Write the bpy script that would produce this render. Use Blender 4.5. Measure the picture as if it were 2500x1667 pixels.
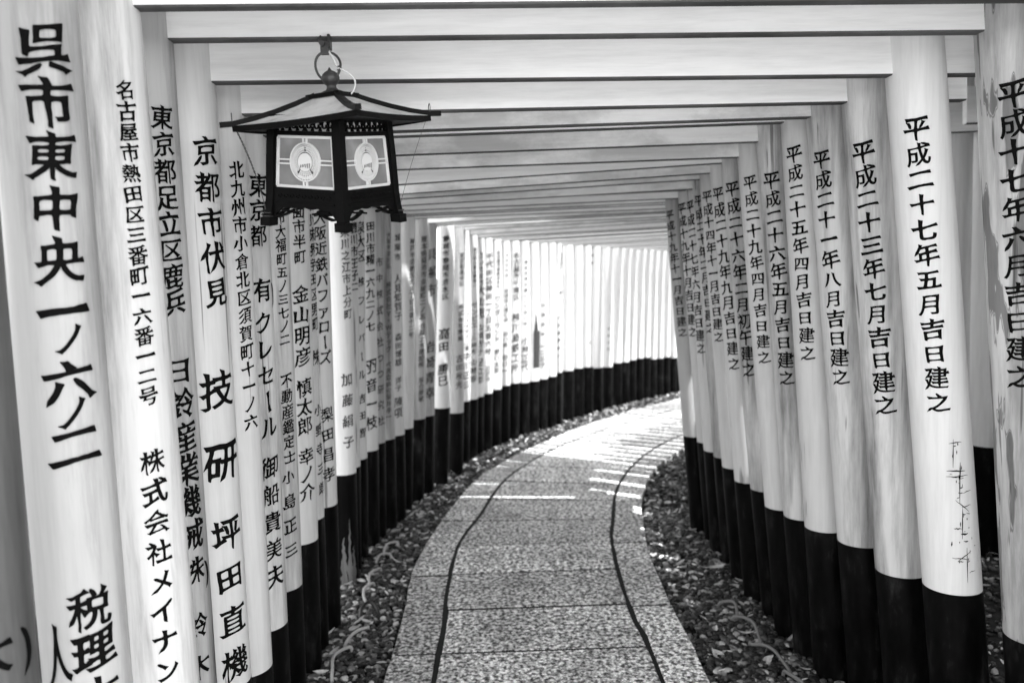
import bpy, math, random
import numpy as np
from mathutils import Vector, Matrix
from mathutils.geometry import delaunay_2d_cdt
S = bpy.context.scene; COL = S.collection
for o in list(bpy.data.objects): bpy.data.objects.remove(o)
R = math.radians

# ------------------------------------------------------------------ camera
EYE = Vector((0, 0, 1.5))
pitch, roll = math.atan((833.5-659)/1944.4), .035
fw = Vector((0, math.cos(pitch), -math.sin(pitch))); up0 = Vector((0, math.sin(pitch), math.cos(pitch))); rt0 = Vector((1, 0, 0))
rt = rt0*math.cos(roll)-up0*math.sin(roll); up = up0*math.cos(roll)+rt0*math.sin(roll)
cam = bpy.data.cameras.new('camera'); co = bpy.data.objects.new('camera', cam); COL.objects.link(co)
m = Matrix((rt, up, -fw)).transposed().to_4x4(); m.translation = EYE; co.matrix_world = m
cam.lens = 28; cam.sensor_width = 36; cam.clip_start = .05; cam.clip_end = 500
cam.dof.use_dof = True; cam.dof.focus_distance = 2.15; cam.dof.aperture_fstop = 2.7
S.camera = co

# ------------------------------------------------------------------ sky, sun, exposure (a black-and-white photograph: the light is neutral)
SUN_DIR = Vector((.80, -.60, 0)).normalized(); SUN_EL = R(68)
W = bpy.data.worlds.new('World'); S.world = W; W.use_nodes = True
nt = W.node_tree; bg = nt.nodes['Background']
sky = nt.nodes.new('ShaderNodeTexSky'); sky.sky_type = 'NISHITA'; sky.sun_disc = False
sky.sun_elevation = SUN_EL; sky.sun_rotation = math.atan2(SUN_DIR.x, SUN_DIR.y)
bw = nt.nodes.new('ShaderNodeRGBToBW'); nt.links.new(sky.outputs[0], bw.inputs[0]); nt.links.new(bw.outputs[0], bg.inputs[0])
bg.inputs[1].default_value = .15
sl = bpy.data.lights.new('sun', 'SUN'); sl.energy = 2.0; sl.angle = R(.55); sl.color = (1, 1, 1)
so = bpy.data.objects.new('sun', sl); COL.objects.link(so); so.location = (6, -6, 9)
to = SUN_DIR*math.cos(SUN_EL)+Vector((0, 0, math.sin(SUN_EL)))
so.rotation_euler = to.to_track_quat('Z', 'Y').to_euler()
S.view_settings.view_transform = 'Standard'; S.view_settings.look = 'None'
S.view_settings.exposure = 2.95; S.view_settings.gamma = 1
S.render.engine = 'CYCLES'
S.cycles.max_bounces = 20; S.cycles.diffuse_bounces = 18; S.cycles.glossy_bounces = 4
S.cycles.use_denoising = True
S.cycles.use_adaptive_sampling = False; S.cycles.caustics_reflective = False; S.cycles.caustics_refractive = False
S.cycles.sample_clamp_indirect = 3

# ------------------------------------------------------------------ materials
def mat(name, col, rough=.6, spec=.3):
    m = bpy.data.materials.new(name); m.use_nodes = True; b = m.node_tree.nodes['Principled BSDF']
    b.inputs['Base Color'].default_value = (col, col, col, 1); b.inputs['Roughness'].default_value = rough
    b.inputs['Specular IOR Level'].default_value = spec
    return m
def N(m, t, **kw):
    n = m.node_tree.nodes.new(t)
    for k, v in kw.items(): setattr(n, k, v)
    return n
def Lk(m, a, b): m.node_tree.links.new(a, b)
def ramp(m, src, stops):
    r = N(m, 'ShaderNodeValToRGB'); e = r.color_ramp.elements
    while len(e) < len(stops): e.new(.5)
    for q, (p, v) in zip(e, stops): q.position = p; q.color = (v, v, v, 1)
    Lk(m, src, r.inputs[0]); return r.outputs[0]
def noise(m, scale3, sc=1, det=4, rough=.6, seed=None):
    tc = N(m, 'ShaderNodeTexCoord'); mp = N(m, 'ShaderNodeMapping'); mp.inputs['Scale'].default_value = scale3
    Lk(m, tc.outputs['Object'], mp.inputs[0]); n = N(m, 'ShaderNodeTexNoise', noise_dimensions='4D')
    oi = N(m, 'ShaderNodeObjectInfo'); mu = N(m, 'ShaderNodeMath', operation='MULTIPLY'); mu.inputs[1].default_value = 91.7
    Lk(m, oi.outputs['Random'], mu.inputs[0]); Lk(m, mu.outputs[0], n.inputs['W'])
    Lk(m, mp.outputs[0], n.inputs['Vector']); n.inputs['Scale'].default_value = sc
    n.inputs['Detail'].default_value = det; n.inputs['Roughness'].default_value = rough
    return n.outputs[0]
def mul(m, a, b, mode='MULTIPLY', f=1):
    x = N(m, 'ShaderNodeMix', data_type='RGBA', blend_type=mode); x.inputs[0].default_value = f
    Lk(m, a, x.inputs[6]); Lk(m, b, x.inputs[7]); return x.outputs[2]
def bump(m, src, dist, st=.5):
    b = N(m, 'ShaderNodeBump'); b.inputs['Strength'].default_value = st; b.inputs['Distance'].default_value = dist
    Lk(m, src, b.inputs['Height']); Lk(m, b.outputs[0], m.node_tree.nodes['Principled BSDF'].inputs['Normal'])
def wood(name, base, along='z', stain=.0, dark=.3, cracks=True, rough=.5):
    m = mat(name, base, rough, .25); b = m.node_tree.nodes['Principled BSDF']
    g = (1, 1, .05) if along == 'z' else (.05, 1, 1)
    h = (1, 1, .02) if along == 'z' else (.02, 1, 1)
    fine = noise(m, g, 70, 5, .65)
    c = ramp(m, fine, [(.25, base*.86), (.55, base), (.8, base*1.06)])
    bl = noise(m, (1, 1, .16) if along == 'z' else (.25, 1, 1), 7, 6, .66)
    c = mul(m, c, ramp(m, bl, [(.30, .93), (.52, 1), (.7, 1.0)]))
    if stain:
        s = noise(m, (4.5, 4.5, .35) if along == 'z' else (.9, 1, 1.8), 2.1, 8, .7)
        c = mul(m, c, ramp(m, s, [(.50-stain*.22, dark), (.62-stain*.10, 1)]))
    if cracks:
        k = noise(m, h, 42, 3, .5)
        c = mul(m, c, ramp(m, k, [(.32, .4), (.345, 1)]))
    Lk(m, c, b.inputs['Base Color']); bump(m, fine, .0006, .4)
    return m
M_POST = wood('painted_post', .57, 'z'); M_POST_W = wood('weathered_post', .58, 'z', .6, .30); M_POST_D = wood('grimy_post', .42, 'z', 1.0, .25)
M_POST_N = wood('lit_tone_post', .68, 'z', 0, .3, False); M_POST_G = wood('vignette_grey_post', .10, 'z', .9, .35); M_BEAM = wood('painted_beam', .82, 'x', 0, .3, False); M_BEAM_W = wood('weathered_beam', .86, 'x', .3, .65, False); M_BEAM_D = wood('grimy_beam', .85, 'x', .5, .6, False)  # paler post copy holds brightness as colour; grey copy holds vignette darkening as colour
def peeling():
    m = wood('peeling_post', .52, 'z', .4, .5); b = m.node_tree.nodes['Principled BSDF']
    src = b.inputs['Base Color'].links[0].from_socket
    n = noise(m, (11, 11, 1.6), 1.9, 3, .5); c = mul(m, src, ramp(m, n, [(.45, .36), (.458, 1)]))
    rim = ramp(m, n, [(.457, 1), (.463, .2), (.471, 1)]); c = mul(m, c, rim)
    Lk(m, c, b.inputs['Base Color']); return m
M_PEEL = peeling()
M_SHADE_GRIME = wood('shade_grimed_underside', .11, 'x', .3, .5, False, .8)  # underside shade painted in as a dark tone, with some mildew
M_INK = mat('brush_ink', .003, .65, .05); M_INK_HAZED = mat('hazed_thin_ink', .05, .6, .2)  # second ink: haze greyed into far lettering, thinner ink on one post
def sleeve_mat():
    m = mat('black_paint', .004, .5, .06); b = m.node_tree.nodes['Principled BSDF']
    n = noise(m, (1, 1, .3), 22, 6, .7); Lk(m, ramp(m, n, [(.42, .0012), (.55, .003), (.64, .013), (.76, .035)]), b.inputs['Base Color'])
    Lk(m, ramp(m, n, [(.3, .36), (.7, .6)]), b.inputs['Roughness']); return m
M_SLEEVE = sleeve_mat()
M_ROT = wood('rotten_wood', .14, 'z', 1.0, .12)
M_LACQ = mat('black_lacquer', .003, .5, .08); M_IRON = mat('dark_iron', .03, .45, .5)
M_BRIGHT = mat('pale_metal', .62, .45, .4); M_CORD = mat('pale_cord', .6, .5); M_WIRE = mat('rusty_wire', .06, .5); M_PALEWIRE = mat('galvanised_wire', .5, .4)
def roof_mat():
    m = mat('roof_sheet', .6, .5); n = noise(m, (1, 1, 1), 14, 6, .7)
    Lk(m, ramp(m, n, [(.3, .35), (.5, .6), (.7, .68)]), m.node_tree.nodes['Principled BSDF'].inputs['Base Color']); return m
M_ROOF = roof_mat()
def pane_mat():
    m = mat('frosted_pane', .36, .55); n = noise(m, (1, 1, 1), 9, 3, .6)
    Lk(m, ramp(m, n, [(.35, .13), (.55, .20), (.75, .34)]), m.node_tree.nodes['Principled BSDF'].inputs['Base Color']); return m
M_PANE = pane_mat()
M_FRIEZE = mat('frieze_backing', .6, .6); M_DARKDISC = mat('crest_ground', .05, .6)
def granite():
    m = mat('granite', .35, .75, .2); b = m.node_tree.nodes['Principled BSDF']
    a = noise(m, (1, 1, 1), 54, 2.5, .6); c = ramp(m, a, [(.36, .06), (.43, .2), (.52, .62), (.60, 1.0)])
    l = noise(m, (1, 1, 1), 2.6, 4, .6); c = mul(m, c, ramp(m, l, [(.3, .5), (.5, .95), (.7, 1.2)]))
    v = N(m, 'ShaderNodeTexVoronoi'); v.inputs['Scale'].default_value = 110
    tc = N(m, 'ShaderNodeTexCoord'); Lk(m, tc.outputs['Object'], v.inputs['Vector'])
    bwn = N(m, 'ShaderNodeRGBToBW'); Lk(m, v.outputs['Color'], bwn.inputs[0])
    c = mul(m, c, ramp(m, bwn.outputs[0], [(.2, .55), (.5, 1), (.85, 1.25)]))
    isl = N(m, 'ShaderNodeNewGeometry'); c = mul(m, c, ramp(m, isl.outputs['Random Per Island'], [(0, .62), (1, 1.15)]))
    Lk(m, c, b.inputs['Base Color']); bump(m, a, .003, .6); return m
M_STONE = granite(); M_BOUNCE = mat('pale_bounce', .42, .8, .2); M_MORTAR = mat('dark_mortar', .02, .9, .1)
def islands(name, stops, rough, detail=0):
    m = mat(name, .2, rough, .25); g = N(m, 'ShaderNodeNewGeometry'); c = ramp(m, g.outputs['Random Per Island'], stops)
    if detail:
        n = noise(m, (1, 1, 1), detail, 4, .6); c = mul(m, c, ramp(m, n, [(.3, .6), (.6, 1.1)]))
    Lk(m, c, m.node_tree.nodes['Principled BSDF'].inputs['Base Color']); return m
M_PEBBLE = islands('dark_pebble', [(0, .008), (.5, .028), (.82, .09), (1, .5)], .42, 60)
M_LEAF = islands('dry_leaf', [(0, .08), (.4, .28), (.75, .6), (1, .75)], .6, 50)
def soil():
    m = mat('soil', .03, .95, .1); n = noise(m, (1, 1, 1), 12, 8, .7)
    Lk(m, ramp(m, n, [(.35, .012), (.55, .035), (.75, .08)]), m.node_tree.nodes['Principled BSDF'].inputs['Base Color']); bump(m, n, .02, .6); return m
M_SOIL = soil(); M_FOLIAGE = islands('foliage', [(0, .02), (.6, .06), (1, .12)], .6); M_BARK = wood('bark', .09, 'z', 1, .4)

# ------------------------------------------------------------------ mesh helpers
class MB:
    def __init__(s): s.v = []; s.f = []; s.sm = []
    def add(s, v, f, smooth=False):
        b = len(s.v); s.v += [tuple(p) for p in v]; s.f += [tuple(i+b for i in q) for q in f]; s.sm += [smooth]*len(f)
    def box(s, lo, hi): s.hexa([(x, y, z) for z in (lo[2], hi[2]) for x, y in ((lo[0], lo[1]), (hi[0], lo[1]), (hi[0], hi[1]), (lo[0], hi[1]))])
    def hexa(s, p): s.add(p, [(3, 2, 1, 0), (4, 5, 6, 7), (0, 1, 5, 4), (1, 2, 6, 5), (2, 3, 7, 6), (3, 0, 4, 7)])
    def loft(s, rings, smooth=False, caps=True):
        n = len(rings[0]); v = [p for r in rings for p in r]; f = []
        for k in range(len(rings)-1):
            for i in range(n): f.append((k*n+i, k*n+(i+1) % n, (k+1)*n+(i+1) % n, (k+1)*n+i))
        s.add(v, f, smooth)
        if caps:
            s.add(rings[0], [tuple(range(n))[::-1]]); s.add(rings[-1], [tuple(range(n))])
    def tube(s, pts, r, n=8, smooth=True):
        pts = [Vector(p) for p in pts]; rings = []; rr = r if hasattr(r, '__len__') else [r]*len(pts)
        t = (pts[1]-pts[0]).normalized(); a = t.orthogonal().normalized()
        for i, p in enumerate(pts):
            t = (pts[min(i+1, len(pts)-1)]-pts[max(i-1, 0)]).normalized()
            a = (a-t*a.dot(t)).normalized(); b = t.cross(a)
            rings.append([p+(a*math.cos(q*2*math.pi/n)+b*math.sin(q*2*math.pi/n))*rr[i] for q in range(n)])
        s.loft(rings, smooth)
    def lathe(s, prof, n=24, o=(0, 0, 0)):
        rings = [[(o[0]+r*math.cos(2*math.pi*i/n), o[1]+r*math.sin(2*math.pi*i/n), o[2]+z) for i in range(n)] for r, z in prof]
        s.loft(rings, True, False)
    def build(s, name, m, parent=None, loc=None, mats=None):
        me = bpy.data.meshes.new(name); o3 = Vector(loc) if loc is not None else Vector((0, 0, 0))
        me.from_pydata([tuple(Vector(p)-o3) for p in s.v] if loc is not None else s.v, [], s.f)
        me.materials.append(m); me.polygons.foreach_set('use_smooth', s.sm); me.update()
        o = bpy.data.objects.new(name, me); COL.objects.link(o)
        if parent is not None: o.parent = parent
        elif loc is not None: o.location = o3
        return o
def tag(o, label=None, cat=None, group=None, kind=None):
    for k, v in (('label', label), ('category', cat), ('group', group), ('kind', kind)):
        if v: o[k] = v
    return o
def thing(name, label, cat, loc=(0, 0, 0), group=None):
    o = bpy.data.objects.new(name, None); o.empty_display_size = .1; COL.objects.link(o); o.location = loc
    return tag(o, label, cat, group)
def crom(P, n):
    P = [Vector(p) for p in P]; out = []
    for i in range(len(P)-1):
        a, b, c, d = P[max(i-1, 0)], P[i], P[i+1], P[min(i+2, len(P)-1)]
        for q in range(n):
            t = q/n; out.append(.5*((2*b)+(c-a)*t+(2*a-5*b+4*c-d)*t*t+(3*b-a-3*c+d)*t**3))
    return out+[P[-1]]

# ------------------------------------------------------------------ gates: number, left post (x, y, lean, radius, black height), right post, beam undersides, writing on the left and right post: text, z of first and last sign, azimuths, size, width
GATES = [
  [-2,[-0.9002,1.27,0.0073,0.078,0.42],[1.46,1.38,-0.03,0.078,0.5],[2.42,2.42],[["大",0.9196,0.9196,-0.886,-0.886,0.0784,1.0],[")",0.9244,0.9244,-0.105,-0.105,0.0849,1.0]],[]],
  [-1,[-0.8541,1.5,0.0008,0.0775,0.42],[1.48,1.62,-0.03,0.078,0.48],[2.28,2.28],[["呉市東中央一",1.915,1.4524,-0.868,-0.928,0.0897,1.0],["ノ",1.4036,1.4036,-0.839,-0.839,0.0617,1.0],["六",1.3271,1.3271,-0.93,-0.93,0.0964,1.0],["ノ",1.2687,1.2687,-0.892,-0.892,0.0617,1.0],["二",1.2058,1.2058,-0.909,-0.909,0.0964,1.0],["税理士",0.8974,0.736,-0.886,-0.841,0.0783,1.0],["人",0.8171,0.8171,-1.694,-1.694,0.1157,0.42]],[]],
  [0,[-0.8047,1.72,-0.0142,0.078,0.42],[1.47,1.86,-0.03,0.078,0.5],[2.0688,2.0586],[["名古屋市熱田区三番町一六番一二号",1.8933,1.2629,-0.7,-0.813,0.0408,1.0],["株式会社メイナン",1.1229,0.6647,-0.86,-0.969,0.0548,1.0]],[]],
  [1,[-0.8684,1.95,0.0038,0.078,0.4],[1.4155,2.06,-0.0685,0.078,0.4729],[2.0682,2.0483],[["東京都足立区鹿兵",1.8829,1.4511,-0.642,-0.643,0.0598,1.0],["日鈴産業機械",1.2868,0.8809,-0.663,-0.631,0.0788,1.0],["株",0.7898,0.7898,-0.632,-0.632,0.0662,1.0],[")",0.7834,0.7834,-0.083,-0.083,0.0702,1.0],["鈴木",0.6481,0.5438,-0.651,-0.662,0.0662,1.0]],[["平成十七年六月吉日建之",1.8863,1.1862,-2.087,-2.253,0.0679,1.0]]],
  [2,[-0.8516,2.15,0.0076,0.078,0.3803],[1.3055,2.25,-0.0841,0.078,0.5398],[2.0149,1.9913],[["京都市伏見",1.8342,1.4688,-0.633,-0.533,0.0796,1.0],["技",1.2096,1.2096,-0.713,-0.713,0.1084,1.0],["研",1.0167,1.0167,-0.707,-0.707,0.1061,1.0],["坪田直機械",0.8171,0.331,-0.703,-0.628,0.0862,1.0]],[["平成二十七年五月吉日建之",1.8409,1.0934,-2.157,-2.071,0.0659,1.0]]],
  [3,[-0.8473,2.33,0.0145,0.076,0.3271],[1.2539,2.46,-0.0781,0.076,0.5069],[1.9651,1.9632],[["北九州市小倉北区須賀町十一ノ六",1.8079,1.0871,-0.613,-0.537,0.0499,1.0]],[["平成二十三年七月吉日建之",1.8113,1.0514,-2.316,-2.157,0.067,1.0]]],
  [4,[-0.8537,2.52,0.0162,0.078,0.3763],[1.2149,2.66,-0.0756,0.076,0.5338],[1.9364,1.9592],[["東京都",1.7845,1.6323,-0.569,-0.679,0.07,1.0],["有",1.4648,1.4648,-0.606,-0.606,0.0778,1.0],[")",1.4632,1.4632,0.035,0.035,0.0778,1.0],["クレセール",1.3645,1.0345,-0.639,-0.577,0.07,1.0],["御船貴美夫",0.9069,0.5517,-0.648,-0.636,0.07,1.0]],[["平成二十一年八月吉日建之",1.8195,1.1109,-2.469,-2.316,0.0625,1.0]]],
  [5,[-0.8663,2.76,0.0229,0.076,0.4083],[1.1497,2.83,-0.0576,0.072,0.5286],[1.9599,1.9745],[["市大福町五ノ三七ノ二",1.7017,1.2899,-0.647,-0.628,0.0444,1.0],["不動産鑑定士",1.1486,0.882,-0.622,-0.599,0.0517,1.0],["小島正三",0.813,0.553,-0.707,-0.701,0.0539,1.0]],[["平成二十五年四月吉日建之",1.8614,1.1733,-2.403,-2.301,0.0607,1.0]]],
  [6,[-0.8643,3.0,0.0305,0.072,0.4923],[1.1308,2.99,-0.0685,0.07,0.5219],[1.9326,1.935],[["面市半町",1.7403,1.575,-0.843,-0.823,0.0535,1.0],["金山明彦",1.4382,1.2068,-0.835,-0.795,0.0748,1.0],["慎太郎",1.0898,0.9458,-0.774,-0.788,0.0698,1.0],["幸ノ介",0.83,0.6912,-0.765,-0.752,0.0673,1.0]],[["平成二十六年五月吉日建之",1.7906,1.0655,-2.286,-2.227,0.0639,1.0]]],
  [7,[-0.8681,3.18,0.021,0.064,0.5236],[1.1054,3.15,-0.0716,0.066,0.5113],[1.9035,1.9023],[["市小味堺宇田区男町",1.7812,1.3147,-0.386,-0.27,0.0566,1.0],["株",1.1807,1.1807,-0.316,-0.316,0.0654,1.0],["小野寺三郎",0.969,0.6482,-0.298,-0.18,0.0523,1.0]],[["平成二十九年四月吉日建之",1.8017,1.1253,-2.277,-2.242,0.0596,1.0]]],
  [8,[-0.8548,3.36,0.0245,0.064,0.5241],[1.1127,3.35,-0.0833,0.064,0.5283],[1.8546,1.9083],[["大阪近鉄バファローズ",1.7436,1.1638,-0.887,-0.792,0.0625,1.0],["梨田昌孝",0.9208,0.6662,-0.774,-0.791,0.0657,1.0]],[["平成二十六年二月初午建之",1.7975,1.0514,-2.296,-2.26,0.0658,1.0]]],
  [9,[-0.8728,3.88,0.0305,0.061,0.5295],[1.0814,3.52,-0.0694,0.062,0.5193],[1.8677,1.888],[["県川之江市上分町",1.7086,1.3169,-0.817,-0.684,0.0519,1.0],["加藤絹子",0.9998,0.6932,-0.899,-0.881,0.0639,1.0]],[["平成二十九年九月吉日建之",1.7946,1.056,-2.435,-2.22,0.0651,1.0]]],
  [10,[-0.8818,4.03,0.0427,0.056,0.5234],[1.0816,3.74,-0.0672,0.06,0.5281],[1.8603,1.8853],[["豊川市王子二",1.7358,1.4436,-0.711,-0.684,0.0567,1.0]],[["平成十四年十一月吉日建之",1.8038,1.1565,-2.4,-2.334,0.0571,1.0]]],
  [11,[-0.8746,4.2,0.04,0.056,0.5256],[1.0918,3.95,-0.0672,0.058,0.5277],[1.8446,1.8614],[["泉大区",1.7445,1.5991,-0.745,-0.736,0.0705,1.0],["株フレバール",1.4655,0.978,-0.724,-0.755,0.0518,1.0],["吉田智",0.852,0.6702,-0.787,-0.786,0.0562,1.0]],[["平成二十年二月吉日建之",1.8027,1.1831,-2.349,-2.195,0.0601,1.0]]],
  [12,[-0.8511,4.4,0.0384,0.06,0.526],[1.0767,4.12,-0.0556,0.058,0.5206],[1.871,1.871],[["田川市糒一六九二ノ七",1.7628,1.2188,-0.836,-0.962,0.0586,1.0],["羽音一枝",0.9999,0.6854,-0.929,-0.958,0.0815,1.0]],[["平成二十七年六月吉日建之",1.7875,1.0641,-2.617,-2.523,0.0638,1.0]]],
  [13,[-0.8311,4.55,0.0386,0.056,0.5348],[1.0871,4.3,-0.064,0.056,0.5271],[1.8493,1.8466],[["市中株式会社つつ研究社",1.5694,0.6658,-0.795,-0.81,0.0538,1.0]],[["平成十九年十月吉日建之",1.7912,1.135,-2.665,-2.488,0.0636,1.0]]],
  [14,[-0.7909,4.7,0.0297,0.056,0.5233],[1.0448,4.46,-0.0628,0.056,0.5292],[1.8375,1.8407],[["大阪市淀川区",1.7261,1.5485,-0.631,-0.712,0.0344,1.0],["株式会社V・Wテック",1.4368,1.0654,-0.761,-0.91,0.0411,1.0],["代表取締役関井孝一",0.9712,0.6624,-0.946,-1.059,0.0374,1.0]],[["平成十九年十一月吉日建之",1.7703,1.1223,-2.479,-2.055,0.0571,1.0]]],
  [15,[-0.7544,4.85,0.0302,0.056,0.5157],[1.2292,4.6066,-0.03,0.055,0.5017],[1.8388,1.8426],[["城陽市",1.7166,1.602,-0.774,-0.818,0.0474,1.0],["人見知賀子",1.4722,1.2478,-0.867,-0.845,0.0544,1.0],["森田博雄",1.1189,0.9671,-0.892,-0.946,0.0491,1.0],["洋子",0.8571,0.8119,-0.984,-0.999,0.0438,1.0],["陳項",0.724,0.6588,-1.029,-1.098,0.0632,1.0]],[]],
  [16,[-0.7361,5.02,0.0581,0.056,0.5217],[1.1283,4.757,-0.03,0.055,0.4765],[1.8353,1.8265],[["神戸市須磨区北五丁目三番十二号",1.6959,1.1177,-0.732,-0.75,0.0401,1.0]],[]],
  [17,[-0.6859,5.25,0.0657,0.056,0.5376],[1.2446,4.8729,-0.03,0.055,0.5296],[1.819,1.82],[["熊本県菊池市金屋町二ノ五",1.7177,1.2189,-1.037,-1.041,0.044,1.0],["佐藤土木建設株",1.1572,0.9018,-1.016,-1.121,0.0413,1.0],["落合勝敏",0.7987,0.676,-1.081,-1.032,0.0397,1.0]],[]],
  [18,[-0.6378,5.42,0.059,0.056,0.5271],[1.1576,5.0292,-0.03,0.055,0.4841],[1.8106,1.821],[["貝塚市",1.6223,1.3843,-1.11,-1.146,0.0836,1.0],["岩崎青幸",1.0001,0.6867,-1.142,-1.107,0.0836,1.0]],[]],
  [19,[-0.5562,5.65,0.0729,0.057,0.5383],[1.2933,5.1337,-0.03,0.055,0.4916],[1.8121,1.804],[["静岡市静岡市清水区",1.7316,1.3301,-1.646,-1.53,0.0487,1.0],["高田",1.0684,0.9788,-1.542,-1.545,0.087,1.0],["勝巳",0.8191,0.7374,-1.562,-1.518,0.0793,1.0]],[]],
  [20,[-0.4641,5.97,0.052,0.056,0.4425],[1.2172,5.2972,-0.03,0.055,0.5271],[1.8032,1.7976],[["東京都墨田区",1.6211,1.4129,-0.944,-0.958,0.0404,1.0],["株式会社静屋",1.24,1.0082,-0.98,-1.051,0.045,1.0],["古田秋光",0.8551,0.6577,-1.136,-1.153,0.0583,1.0]],[]],
  [21,[-0.4324,6.3,0.055,0.056,0.4749],[1.3485,5.3796,-0.03,0.055,0.4723],[1.7795,1.791],[["ファイテクニ東",1.1626,0.8981,-1.036,-1.085,0.0428,1.0],["中川正三",0.8331,0.6087,-1.066,-1.126,0.0726,1.0]],[]],
  [22,[-0.3761,6.4727,0.0536,0.056,0.4615],[1.2973,5.5592,-0.03,0.055,0.5098],[1.7632,1.7614],[["東京都台東区橋場二",1.6732,1.3888,-1.261,-1.245,0.0345,1.0],["サンピエール麻布",1.2275,0.8531,-1.201,-1.223,0.0519,1.0],["山崎泰",0.7632,0.6326,-1.261,-1.226,0.0633,1.0]],[]],
  [23,[-0.3293,6.607,0.0525,0.056,0.459],[1.4402,5.6354,-0.03,0.055,0.5146],[1.7672,1.7589],[["さいたま市",1.6285,1.4047,-1.257,-1.198,0.0543,1.0],["大山恵",1.3378,1.1528,-1.243,-1.257,0.0897,1.0],["山岡智子",1.0345,0.8378,-1.226,-1.238,0.0636,1.0],["足立郡",0.7458,0.599,-1.213,-1.238,0.0712,1.0]],[]],
  [24,[-0.2597,6.7535,0.0512,0.056,0.4616],[1.3903,5.8175,-0.03,0.055,0.4707],[1.7577,1.7634],[["千代田区神田一丁目五番六号",1.6186,0.8207,-1.267,-1.319,0.0645,1.0],["三沢光",0.6813,0.5868,-1.284,-1.26,0.0458,1.0]],[]],
  [25,[-0.1835,6.9053,0.0499,0.056,0.4716],[1.5384,5.8876,-0.03,0.055,0.5244],[1.7478,1.7501],[["名古屋市昭和区台七",1.6534,1.3637,-1.288,-1.281,0.0351,1.0],["ワンダーランド",1.2585,0.9092,-1.32,-1.363,0.0565,1.0],["野口太郎",0.8026,0.6388,-1.337,-1.362,0.053,1.0]],[]],
  [26,[-0.1076,7.0167,0.0486,0.056,0.4854],[1.5091,6.0642,-0.03,0.055,0.4967],[1.7513,1.7478],[["すみだ川会",1.6286,1.4549,-1.289,-1.313,0.0289,1.0],["財団法人関仁会",1.3198,1.0695,-1.346,-1.352,0.0405,1.0],["谷口昭",0.9438,0.8466,-1.387,-1.43,0.0471,1.0],["谷口一",0.7382,0.6187,-1.404,-1.441,0.0579,1.0]],[]],
  [27,[-0.0215,7.1386,0.047,0.056,0.4872],[1.6691,6.1284,-0.03,0.055,0.48],[1.7519,1.7522],[["名古屋市千種区",1.6279,1.2591,-1.298,-1.279,0.0596,1.0],["株川島鉄工所",1.0769,0.6255,-1.235,-1.266,0.0876,1.0]],[]],
  [28,[0.0718,7.267,0.0452,0.056,0.4696],[1.6401,6.3055,-0.03,0.055,0.53],[1.7398,1.7387],[["西宮市甲子園口一丁目二号",1.5649,1.0107,-1.363,-1.377,0.0336,1.0],["小林正代",0.854,0.6143,-1.343,-1.36,0.0775,1.0]],[]],
  [29,[0.1683,7.4034,0.0435,0.056,0.4625],[1.7984,6.3671,-0.03,0.055,0.4801],[1.7338,1.7366],[],[]],
  [30,[0.2553,7.5211,0.042,0.056,0.4627],[1.7711,6.5467,-0.03,0.055,0.4966],[1.739,1.7409],[["日本吉田",1.1606,0.8913,-1.512,-1.529,0.0387,1.0],["一二三子",0.7754,0.6008,-1.576,-1.543,0.0565,1.0]],[]],
  [31,[0.3444,7.6316,0.0405,0.056,0.4685],[1.9384,6.6016,-0.03,0.055,0.5245],[1.7334,1.7256],[],[]],
  [32,[0.405,7.7066,0.0394,0.056,0.4926],[1.9283,6.7711,-0.03,0.055,0.4708],[1.719,1.722],[["東大阪市横沼町",1.6352,1.4989,-0.925,-1.069,0.022,1.0],["森",1.2679,1.2679,-1.019,-1.019,0.0357,1.0],["小三森伊田二",1.0284,0.6603,-1.213,-1.296,0.0396,1.0]],[]],
  [33,[0.5328,7.8915,0.0374,0.056,0.485],[2.1015,6.8188,-0.03,0.055,0.5144],[1.7159,1.7244],[],[]],
  [34,[0.6513,8.0568,0.0357,0.056,0.4852],[2.0931,6.9907,-0.03,0.055,0.51],[1.7187,1.7091],[],[]],
  [35,[0.7597,8.2068,0.0339,0.056,0.4759],[2.2621,7.0328,-0.03,0.055,0.4722],[1.7086,1.7056],[["京都府",1.6952,1.5417,-0.829,-0.904,0.0338,1.0],["山",0.7297,0.7297,-1.302,-1.302,0.0338,1.0]],[]],
  [36,[0.8771,8.3652,0.032,0.056,0.4439],[2.2578,7.2104,-0.03,0.055,0.527],[1.696,1.7079],[],[]],
  [37,[1.0109,8.5554,0.0301,0.056,0.4249],[2.4207,7.2453,-0.03,0.055,0.4918],[1.6969,1.6925],[["花水三夫",0.8351,0.6194,-1.523,-1.578,0.0308,1.0]],[]],
  [38,[1.1367,8.7203,0.0284,0.056,0.446],[2.4265,7.4265,-0.03,0.055,0.4839],[1.6969,1.6892],[],[]],
  [39,[1.2324,8.8114,0.0268,0.056,0.4412],[2.6014,7.4459,-0.03,0.055,0.5296],[1.6836,1.6914],[],[]],
  [40,[1.3242,8.8975,0.0252,0.056,0.4513],[2.6206,7.6206,-0.03,0.055,0.4766],[1.6746,1.6759],[],[]],
  [41,[1.4231,8.9886,0.0236,0.056,0.4563],[2.7962,7.6406,-0.03,0.055,0.5016],[1.6783,1.6733],[],[]],
  [42,[1.5126,9.0696,0.022,0.056,0.4537],[2.8147,7.8147,-0.03,0.055,0.5213],[1.6745,1.6758],[],[]],
  [43,[1.6035,9.1513,0.0203,0.056,0.4226],[2.9916,7.8361,-0.03,0.055,0.4701],[1.6605,1.6608],[],[]],
  [44,[1.6958,9.2333,0.0187,0.056,0.4198],[3.0088,8.0088,-0.03,0.055,0.5186],[1.6566,1.6584],[],[]],
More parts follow.
